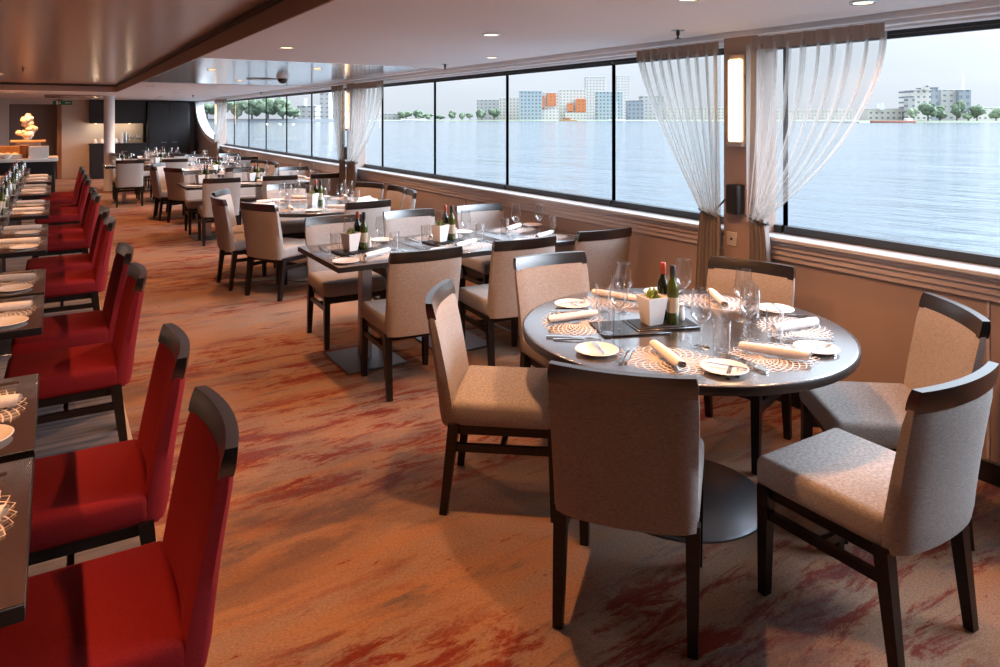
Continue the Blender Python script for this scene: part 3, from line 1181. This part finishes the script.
for i, y in enumerate(PILLARS):
    w = ('near', 'middle', 'far')[i]
    t = empty('wall_lamp', (WX - .10, y, 1.78))
    tag(t, 'glowing vertical wall lamp on the %s pillar' % w, 'lamp', 'pillar lamps')
    MB().box((-.012, 0, .0), (.024, .12, .56), .004, 1).build('back_plate', M['wall'], t)
    MB().box((-.035, 0, 0), (.03, .095, .5), .012, 3).build('diffuser', M['glow'], t)
    MB().box((-.03, 0, -.265), (.04, .11, .03), .004, 1).build('bottom_cap', M['molding'], t)
    t = empty('pillar_speaker', (WX - .10, y, 1.18))
    tag(t, 'small black box speaker on the %s pillar below the lamp' % w, 'speaker', 'pillar speakers')
    MB().box((-.035, 0, 0), (.07, .09, .18), .008, 2).build('housing', M['black'], t)
    MB().box((-.072, 0, 0), (.004, .075, .16), .002, 1).build('grille', M['slate'], t)
t = empty('wall_socket', (WX - .10, 2.87, .93))
tag(t, 'square light switch plate on the near pillar below the speaker', 'switch')
MB().box((-.004, 0, 0), (.008, .075, .085), .003, 1).build('cover_plate', M['outlet'], t)
MB().lathe([(0, 0), (.008, 0), (.008, .004), (0, .004)], 12, mx=Matrix.Translation((-.008, 0, 0)) @ Matrix.Rotation(-PI / 2, 4, 'Y')).build('plug_hole', M['black'], t)

# ------------------------------------------------------------------ far end of the room
# cream wall with door, wood post, sideboard with cupboards
structure(MB().box((.47, 22.9, 1.1), (.72, .1, 2.2)).build('wall_far_cream', M['cream'], smooth=False))
structure(MB().box((.10, 22.85, 1.1), (.11, .14, 2.2), .004, 1).build('trim_8', M['orange_wood']))
structure(MB().box((-.95, 22.9, 2.13), (1.95, .1, .14)).build('trim_9', M['cream'], smooth=False))
structure(MB().box((-1.15, 22.8, 1.1), (.22, .2, 2.2)).build('wall_far_post', M['cream'], smooth=False))
structure(MB().box((-1.75, 22.95, 1.03), (.95, .06, 2.06)).build('door_1', M['black'], smooth=False))

t = empty('bar_cabinet', (1.51, 22.6, 0))
tag(t, 'dark sideboard with open lit niche on the far wall behind the white column', 'cabinet')
MB().box((0, 0, .47), (1.4, .6, .94), .004, 1).build('base_cabinet', M['cabinet'], t)
MB().box((0, -.01, .955), (1.44, .64, .03), .003, 1).build('worktop', M['black'], t)
MB().box((0, .1, 1.86), (1.4, .4, .66), .004, 1).build('upper_cabinet', M['cabinet'], t)
MB().box((-.02, .28, 1.25), (1.36, .02, .56)).build('back_panel', M['cream'], t)
for k in range(3):
    MB().lathe([(0, -.012), (.03, -.012), (.034, 0), (0, 0)], 14, (-.55 + .42 * k, 0, 1.53)).build('niche_lamp', M['lamp_lens'], t)
    l = bpy.data.lights.new('niche_light', 'POINT')
    l.energy = 3.0
    l.color = (1, .75, .5)
    l.shadow_soft_size = .03
    lo = bpy.data.objects.new('niche_light', l)
    COL.objects.link(lo)
    lo.parent = t
    lo.location = (-.55 + .42 * k, 0, 1.49)
for k in range(3):
    d_ = MB().box((-.46 + .46 * k, -.305, .47), (.44, .02, .84), .003, 1).build('door', M['cabinet'], t)
    MB().box((-.30 + .46 * k, -.32, .75), (.1, .012, .012)).build('handle', M['steel'], d_)
t = empty('tall_cupboard', (2.80, 22.6, 0))
tag(t, 'tall dark two-door cupboard in the far corner beside the sideboard', 'cupboard')
MB().box((0, .02, 1.08), (1.12, .56, 2.16), .004, 1).build('body', M['cabinet'], t)
for k in (-1, 1):
    d_ = MB().box((k * .262, -.27, 1.08), (.515, .02, 2.1), .003, 1).build('door', M['cabinet'], t)
    MB().box((k * .14, -.29, .98), (.14, .014, .014)).build('handle', M['steel'], d_)
# glassware on the sideboard
for k in range(5):
    o = P['wine_far'].put((1.78 + .09 * k, 22.5 + .05 * (k % 2), .971), 0, 'wine glass standing on the far sideboard', 'glass', 'glasses on the far sideboard')
for k in range(4):
    o = MB().lathe([(0, 0), (.05, 0), (.07, .02), (.045, .11), (.03, .13), (0, .14)], 16).build('teapot', M['china'])
    o.location = (.93 + .17 * k, 22.45, .971)
    tag(o, 'white pot standing in a line on the far sideboard', 'pot', 'white pots on the far sideboard')
for k in range(2):
    o = MB().lathe([(0, 0), (.05, 0), (.055, .1), (.03, .2), (.035, .3), (.025, .32), (0, .32)], 16).build('decanter', M['china' if k == 0 else 'steel'])
    o.location = (1.60 + .1 * k, 22.6, .971)
    tag(o, ('white jug on the far sideboard left of the glasses', 'steel jug on the far sideboard left of the glasses')[k], 'jug')

# exit sign
t = empty('exit_sign', (.17, 22.0, 2.09))
tag(t, 'green exit sign hanging below the far ceiling', 'sign')
MB().box((0, 0, 0), (.44, .03, .11), .003, 1).build('panel', M['green_sign'], t)
MB().bar((0, 0, .05), (0, 0, .11), .02).build('bracket', M['steel'], t)
mb = MB()
mb.box((.12, -.017, 0), (.12, .004, .02)).add([(.06, -.018, 0), (.1, -.018, .03), (.1, -.018, -.03), (.06, -.0175, 0.0)], [(0, 1, 2)])
mb.box((-.06, -.017, -.005), (.03, .004, .05)).lathe([(0, 0), (.014, 0)], 10, (-.06, -.019, .032), None)
mb.box((-.12, -.017, 0), (.05, .004, .09))
mb.build('pictogram', M['white_paint'], t, smooth=False)

# buffet counter
t = empty('buffet_counter', (-1.1, 15.9, 0))
tag(t, 'dark buffet counter with pale worktop behind the left tables', 'counter')
MB().box((0, 0, .44), (2.2, 1.1, .88), .004, 1).build('base', M['cabinet'], t)
MB().box((0, 0, .905), (2.3, 1.2, .05), .006, 1).build('worktop', M['china'], t)
BZ = .931
o = MB().box((0, 0, .11), (.30, .26, .22), .004, 1).build('display_riser', M['china'])
o.location = (-.25, 15.7, BZ)
tag(o, 'white box riser on the buffet beside the corner', 'riser')
o = MB().box((0, 0, .12), (.13, .3, .24), .004, 1).build('display_riser', M['orange_wood'])
o.location = (-.49, 15.9, BZ)
tag(o, 'narrow wooden riser left of the white box on the buffet', 'riser')
t = empty('cake_stand', (-.45, 16.85, 0))
tag(t, 'tall dark plinth with wooden shelf carrying flowers behind the buffet', 'stand')
MB().box((0, 0, .6), (.40, .4, 1.2), .006, 1).build('plinth', M['taupe'], t)
MB().box((0, 0, 1.22), (.58, .5, .04), .006, 1).build('shelf', M['gold'], t)
t = empty('flower_arrangement', (-.46, 16.85, 1.24))
tag(t, 'cream and pink flower arrangement on the wooden shelf above the buffet', 'flowers')
MB().lathe([(0, 0), (.06, 0), (.08, .06), (.06, .14), (.045, .17), (0, .17)], 18).build('vase', M['china'], t)
rnd = random.Random(5)
for k in range(26):
    a, r, z = rnd.uniform(0, 6.28), rnd.uniform(.02, .17), rnd.uniform(.1, .48)
    r *= 1.2 - z * 1.6 + .1
    bm = bmesh.new()
    bmesh.ops.create_icosphere(bm, subdivisions=2, radius=rnd.uniform(.035, .065))
    for v in bm.verts:
        v.co *= 1 + .18 * math.sin(v.co.x * 160) * math.cos(v.co.y * 150 + v.co.z * 170)
    mb = MB()
    bm.verts.index_update()
    mb.add([v.co + Vector((r * math.cos(a), r * math.sin(a), z)) for v in bm.verts], [[v.index for v in f.verts] for f in bm.faces])
    bm.free()
    mb.tube([(0, 0, .12), (r * math.cos(a) * .6, r * math.sin(a) * .6, z * .7), (r * math.cos(a), r * math.sin(a), z)], .005, 5)
    mb.build('blossom', M[('flower', 'flower_pink', 'china')[k % 3]], t)
for k, (x, y) in enumerate(((-.75, 15.5), (-.95, 15.6), (-1.15, 15.5), (-.85, 15.9), (-1.05, 16.0))):
    o = MB().lathe([(0, 0), (.05, 0), (.055, .01), (.1, .06), (.115, .09), (.11, .09), (.05, .015), (0, .013)], 24).build('serving_bowl', M['china'])
    o.location = (x, y, BZ)
    tag(o, ('white serving bowl at the right end of the buffet bowls, front', 'white serving bowl second from right on the buffet', 'white serving bowl at the left edge of the picture on the buffet', 'white serving bowl behind the rightmost bowl on the buffet', 'white serving bowl behind the middle bowl on the buffet')[k], 'bowl', 'serving bowls on the buffet')
for k in range(3):
    o = MB().lathe([(0, 0), (.1, 0), (.12, .015), (.118, .02), (.1, .03), (.12, .045), (.118, .05), (.1, .06), (.12, .075), (.118, .08), (0, .06)], 26).build('plate_stack', M['china'])
    o.location = (-.62 - .26 * k, 15.75, BZ + .0)
    tag(o, ('short stack of white plates right on the buffet', 'short stack of white plates middle on the buffet', 'short stack of white plates left on the buffet')[k], 'plates', 'plate stacks on the buffet')
t = empty('wicker_basket', (-.75, 16.15, BZ))
tag(t, 'wooden bread crate standing at the back of the buffet', 'crate')
MB().box((0, 0, .11), (.6, .04, .22), .004, 1).build('back_board', M['gold'], t)
MB().box((0, -.2, .04), (.6, .02, .08), .004, 1).build('front_board', M['gold'], t)
MB().box((0, -.1, .012), (.6, .2, .02), .002, 1).build('bottom_board', M['gold'], t)
for k in range(5):
    bm = bmesh.new()
    bmesh.ops.create_icosphere(bm, subdivisions=2, radius=.05)
    mb = MB()
    bm.verts.index_update()
    mb.add([(v.co.x, v.co.y * 1.3, v.co.z * .75) for v in bm.verts], [[v.index for v in f.verts] for f in bm.faces])
    bm.free()
    o = mb.build('bread_roll', M['flower'])
    o.location = (-.98 + .115 * k, 16.04, BZ + .06)
    tag(o, 'bread roll in the wooden crate at the back of the buffet', 'bread roll', 'rolls in the bread crate')

# ------------------------------------------------------------------ outside: river, shore
def water():
    m = mat('river_water', (.12, .16, .19), .12, spec=.5)
    N, L, b = nodes(m)
    t = N.new('ShaderNodeTexCoord')
    h = None
    for (sc, ns, det) in (((.55, .22, 1), 1.0, 6), ((.12, .05, 1), 1.0, 5)):
        mp = N.new('ShaderNodeMapping')
        mp.inputs['Scale'].default_value = sc
        mp.inputs['Rotation'].default_value = (0, 0, .5)
        n = N.new('ShaderNodeTexNoise')
        n.inputs['Scale'].default_value = ns
        n.inputs['Detail'].default_value = det
        n.inputs['Roughness'].default_value = .6
        L.new(t.outputs['Object'], mp.inputs[0])
        L.new(mp.outputs[0], n.inputs['Vector'])
        if h is None:
            h = n.outputs['Fac']
        else:
            ad = N.new('ShaderNodeMath')
            ad.operation = 'MULTIPLY_ADD'
            L.new(n.outputs['Fac'], ad.inputs[0])
            ad.inputs[1].default_value = 3.0
            L.new(h, ad.inputs[2])
            h = ad.outputs[0]
    bp = N.new('ShaderNodeBump')
    bp.inputs['Strength'].default_value = .35
    bp.inputs['Distance'].default_value = .8
    L.new(h, bp.inputs['Height'])
    L.new(bp.outputs[0], b.inputs['Normal'])
    return m


M['water'] = water()
WZ = -1.7
o = MB().add([(6, -1500, WZ), (4500, -1500, WZ), (4500, 4500, WZ), (6, 4500, WZ)], [(0, 1, 2, 3)]).build('river_water', M['water'], smooth=False)
tag(o, 'wide grey-blue rippled river outside the windows', 'water', None, 'stuff')


def facade(name, wall, win, sx=3.0, sz=3.2, fill=.35):
    m = mat(name, wall, .6)
    N, L, b = nodes(m)
    t = N.new('ShaderNodeTexCoord')
    br = N.new('ShaderNodeTexBrick')
    br.offset = 0.0
    br.inputs['Color1'].default_value = (*win, 1)
    br.inputs['Color2'].default_value = (*[c * 1.35 for c in win], 1)
    br.inputs['Mortar'].default_value = (*wall, 1)
    br.inputs['Scale'].default_value = 1.0
    br.inputs['Mortar Size'].default_value = fill
    br.inputs['Mortar Smooth'].default_value = 0.0
    br.inputs['Brick Width'].default_value = sx
    br.inputs['Row Height'].default_value = sz
    mp = N.new('ShaderNodeMapping')
    mp.inputs['Rotation'].default_value = (PI / 2, 0, 0)
    L.new(t.outputs['Object'], mp.inputs[0])
    L.new(mp.outputs[0], br.inputs['Vector'])
    L.new(br.outputs[0], b.inputs['Base Color'])
    return m


FC = {
    'white': facade('white_facade', (.62, .58, .53), (.13, .15, .17), 5, 4.5, 1.5),
    'grey': facade('grey_facade', (.46, .44, .42), (.14, .16, .18), 6, 5, 1.7),
    'glassy': facade('glassy_facade', (.42, .46, .45), (.12, .18, .20), 5, 5, 1.3),
    'orange': facade('orange_facade', (.60, .20, .08), (.24, .10, .06), 6, 5, 1.8),
    'tower': facade('tower_facade', (.58, .55, .52), (.11, .12, .14), 5, 4.5, 1.6),
    'dark': facade('dark_facade', (.28, .30, .33), (.13, .15, .18), 6, 6, 1.5),
}
M['shore'] = mat('shore_grass', (.25, .27, .19), .9)
M['trees'] = noise_mix(mat('tree_leaves', (.1, .14, .07), .9), (.10, .14, .09), (.20, .25, .15), nscale=.6, detail=6, lo=.35, hi=.65)
M['trees_pale'] = noise_mix(mat('tree_leaves_pale', (.2, .26, .14), .9), (.19, .25, .15), (.32, .38, .24), nscale=.6, detail=6, lo=.35, hi=.65)
M['bark'] = mat('bark', (.12, .09, .07), .9)
M['quay'] = mat('dark_quay', (.16, .17, .18), .8)
M['hull'] = mat('rust_hull', (.40, .16, .10), .6)


def px_box(mb, px0, px1, ytop, ybot, d, depth, yaw_off=0.0):
    """box at real distance d spanning two image columns; local frame at its own centre"""
    w = (px1 - px0) / F_PX * d
    zt = px_z(ytop, d)
    zb = WZ + .3 if ybot is None else px_z(ybot, d)
    return w, zb, zt


def building(name, label, px0, px1, ytop, d, fac, extras=(), cat='building'):
    w = (px1 - px0) / F_PX * d
    x, y = px_ray((px0 + px1) / 2, d + 10)
    zb = WZ + (1.5 if d >= 900 else 3.0 if d >= 690 else 1.6)
    h = px_z(ytop, d) - zb
    t = empty(name, (x, y, zb), -YAW)
    tag(t, label, cat, 'buildings on the far bank')
    MB().box((0, 0, h / 2), (w, 20, h)).build('body', FC[fac], t, smooth=False)
    MB().box((0, 0, h + .3), (w + .8, 20.8, .6)).build('roof', M['white_paint'] if fac != 'dark' else M['quay'], t, smooth=False)
    for (nm, u0, u1, z0, z1, f2) in extras:   # fractions of width and height
        MB().box(((u0 + u1 - 1) * w / 2, -11, (z0 + z1) / 2 * h), ((u1 - u0) * w, 6, (z1 - z0) * h)).build(nm, FC[f2] if f2 in FC else M[f2], t, smooth=False)
    return t


DB = 1000
building('apartment_block', 'low pale apartment block at the left of the city view', 477, 499, 100, DB, 'grey')
building('apartment_block', 'white low apartment block behind the thick window bar', 499, 519, 98, DB + 30, 'white')
building('glass_office', 'greenish glass office block left of the orange-panelled blocks', 519, 542, 91, DB - 30, 'glassy')
building('apartment_block', 'white stepped block with orange panels left of the boats', 538, 558, 93, DB, 'white', (('orange_panel', -.15, .3, .42, .86, 'orange'), ('orange_panel', .42, .86, .52, .98, 'orange'), ('terrace', -.25, .9, .0, .36, 'white')))
building('apartment_block', 'white block with orange lower corner right of the stepped orange block', 559, 585, 90, DB + 40, 'white', (('orange_panel', .30, .52, .28, .55, 'orange'), ('orange_panel', .62, 1.0, .25, .70, 'orange'), ('terrace', .2, 1.0, .0, .24, 'white')))
building('apartment_tower', 'tall white tower left of the window bar', 585, 604, 77, DB + 90, 'tower')
building('glass_office', 'bluish lower block in front of the tall white tower', 596, 621, 92, DB - 20, 'glassy')
building('apartment_tower', 'tall grey tower just right of the window bar', 616, 629, 76, DB + 120, 'tower')
building('office_block', 'grey-blue low office block right of the towers', 627, 642, 101, DB, 'dark')
building('office_block', 'pale low block behind the left half of the near curtain', 640, 662, 96, DB + 20, 'grey')
building('warehouse', 'long white low warehouse seen through the near curtain', 664, 760, 108, DB + 45, 'white')
building('warehouse', 'white low warehouse seen through the right half of the near curtain', 765, 850, 110, 1000, 'white')
DR = 600
building('factory_block', 'white factory block with tower at the right window', 905, 924, 90, DR, 'white', (('tower', .55, .8, 1.0, 1.14, 'white'), ('annex', -.35, .0, 0, .75, 'grey')))
building('factory_block', 'dark-fronted narrow block beside the white factory block', 923, 931, 88, DR + 20, 'dark')
building('factory_block', 'grey boxy block left of the chimney at the right window', 934, 961, 90, DR + 30, 'grey', (('dark_face', .55, 1.0, .3, 1.0, 'dark'),))
building('warehouse', 'low white warehouse at the right edge of the river view', 962, 1010, 108, DR + 30, 'white')
building('warehouse', 'low white shed left of the white factory block', 862, 896, 109, DR + 10, 'white', (('crane_base', .3, .4, .9, 1.5, 'white_paint'),))
x, y = px_ray(963, DR + 40)
o = MB().lathe([(0, 0), (.9, 0), (.55, px_z(70, DR) - WZ), (0, px_z(70, DR) - WZ)], 12).build('chimney', M['white_paint'])
o.location = (x, y, WZ)
tag(o, 'thin tall pale chimney at the right window', 'chimney')
# left, nearer wooded shore and port
DL = 700
for (n, lab, a, b, yt, fc, ex) in (
        ('port_crane', 'pale harbour gantry left of the middle curtain', 300, 318, 106, 'grey', (('mast', .4, .5, 1.0, 1.6, 'white_paint'),)),
        ('warehouse', 'dark low harbour shed left of the middle curtain', 318, 346, 110, 'dark', ()),
        ('apartment_tower', 'pale tower behind the trees at the left windows', 322, 331, 93, 'grey', ()),
        ('warehouse', 'low harbour shed between the two middle window bars', 384, 402, 114, 'grey', ())):
    building(n, lab, a, b, yt, 985 if a > 380 else DL + 30 * (a % 5 + 1), fc, ex)


def tree(px, ytop, d, wpx, label, m, grp, seed):
    x, y = px_ray(px, d)
    zb = WZ + (1.5 if d >= 900 else 3.0 if d >= 690 else 1.6)
    h = px_z(ytop, d) - zb
    w = wpx / F_PX * d / 2
    t = empty('tree', (x, y, zb))
    tag(t, label, 'tree', grp)
    rnd = random.Random(seed)
    cr = MB()
    for k in range(9):
        bm = bmesh.new()
        bmesh.ops.create_icosphere(bm, subdivisions=2, radius=1)
        cx_, cy_, cz_ = rnd.uniform(-.55, .55) * w, rnd.uniform(-.4, .4) * w, h * rnd.uniform(.35, .75)
        r = rnd.uniform(.4, .6) * w
        rz = h * rnd.uniform(.18, .26)
        for v in bm.verts:
            v.co *= 1 + .22 * rnd.uniform(-1, 1)
        bm.verts.index_update()
        cr.add([(cx_ + v.co.x * r, cy_ + v.co.y * r, cz_ + v.co.z * rz) for v in bm.verts], [[v.index for v in f.verts] for f in bm.faces])
        bm.free()
    cr.build('crown', m, t)
    MB().tube([(0, 0, 0), (0, 0, h * .6)], [w * .09, w * .05], 6).build('trunk', M['bark'], t)


k = 0
for (px, yt, d, wp, dk) in ((237, 99, DL, 20, 0), (252, 98, DL, 22, 0), (268, 97, DL, 22, 0), (283, 98, DL, 20, 0), (294, 107, DL, 16, 0), (222, 100, DL, 18, 0), (207, 100, DL, 20, 0), (406, 110, 980, 14, 0), (419, 109, 980, 14, 0), (429, 113, 980, 10, 0),
                            (452, 110, 972, 9, 0), (462, 111, 972, 9, 0), (470, 112, 972, 9, 0), (482, 108, 972, 12, 0), (494, 107, 972, 12, 0), (440, 114, 972, 10, 0),
                            (912, 108, 576, 12, 1), (928, 100, 576, 18, 0), (940, 104, 576, 14, 0), (957, 99, 576, 16, 0), (977, 104, 576, 15, 0), (996, 106, 576, 14, 1), (968, 112, 576, 10, 1)):
    k += 1
    win = 'at the far left windows' if px < 300 else 'across the river right of the middle curtain' if px < 500 else 'at the right window'
    tree(px, yt, d, wp, ('pale green tree on the far bank %s' if dk else 'dark green tree on the far bank %s') % win, M['trees_pale'] if dk else M['trees'], 'trees %s%s' % (win, ', pale' if dk else ''), k)


def bank(name, label, px0, px1, d, m, h=1.6):
    x0, y0 = px_ray(px0, d)
    x1, y1 = px_ray(px1, d)
    mb = MB()
    n = 24
    nx, ny = SN, CS
    vs = []
    for i in range(n + 1):
        u = i / n
        x, y = x0 + (x1 - x0) * u, y0 + (y1 - y0) * u
        hh = h
        vs += [(x, y, WZ - .3), (x + nx * 6, y + ny * 6, WZ + hh), (x + nx * 120, y + ny * 120, WZ + hh)]
    fs = []
    for i in range(n):
        a, b = 3 * i, 3 * i + 3
        fs += [(a, b, b + 1, a + 1), (a + 1, b + 1, b + 2, a + 2)]
    mb.add(vs, fs)
    return tag(mb.build(name, m), label, 'river bank')


bank('river_bank', 'low grassy bank under the city buildings', 300, 870, 960, M['shore'], 1.5)
bank('river_bank', 'low grassy bank with trees at the right window', 860, 1250, 565, M['shore'], 1.6)
bank('river_bank', 'dark quay wall under the trees at the far left windows', 140, 350, DL - 10, M['quay'], 3.0)

t = empty('cargo_barge', (*px_ray(893, 555), WZ), -YAW)
tag(t, 'long low rust-red barge moored at the right window', 'boat')
MB().box((0, 0, .8), (34, 6, 1.8), .5, 2).build('hull', M['hull'], t)
MB().box((12, 0, 2.6), (5, 4, 2.2), .2, 1).build('wheelhouse', M['white_paint'], t)
t = empty('small_ferry', (*px_ray(568, 930), WZ), -YAW)
tag(t, 'small yellow-brown ferry in front of the orange-panelled blocks', 'boat')
MB().box((0, 0, .9), (24, 6, 2.0), .5, 2).build('hull', M['gold'], t)
MB().box((-2, 0, 3.1), (10, 4, 2.4), .2, 1).build('cabin', M['orange_wood'], t)
t = empty('passenger_boat', (*px_ray(414, 880), WZ), -YAW)
tag(t, 'white passenger boat with curved roof right of the middle curtain', 'boat')
MB().box((0, 0, 1.2), (28, 6, 2.4), .5, 2).build('hull', M['white_paint'], t)
MB().grid(lambda u, v: ((u - .5) * 22, (v - .5) * 5, 2.4 + 3 * math.sin(u * PI)), 14, 4).build('roof', M['china'], t)
t = empty('sail_boat', (*px_ray(617, 930), WZ), -YAW)
tag(t, 'white boat with mast moored below the towers', 'boat')
MB().box((0, 0, .9), (22, 5, 2.2), .5, 2).build('hull', M['white_paint'], t)
MB().tube([(0, 0, 1), (0, 0, 26)], .35, 6).build('mast', M['white_paint'], t)
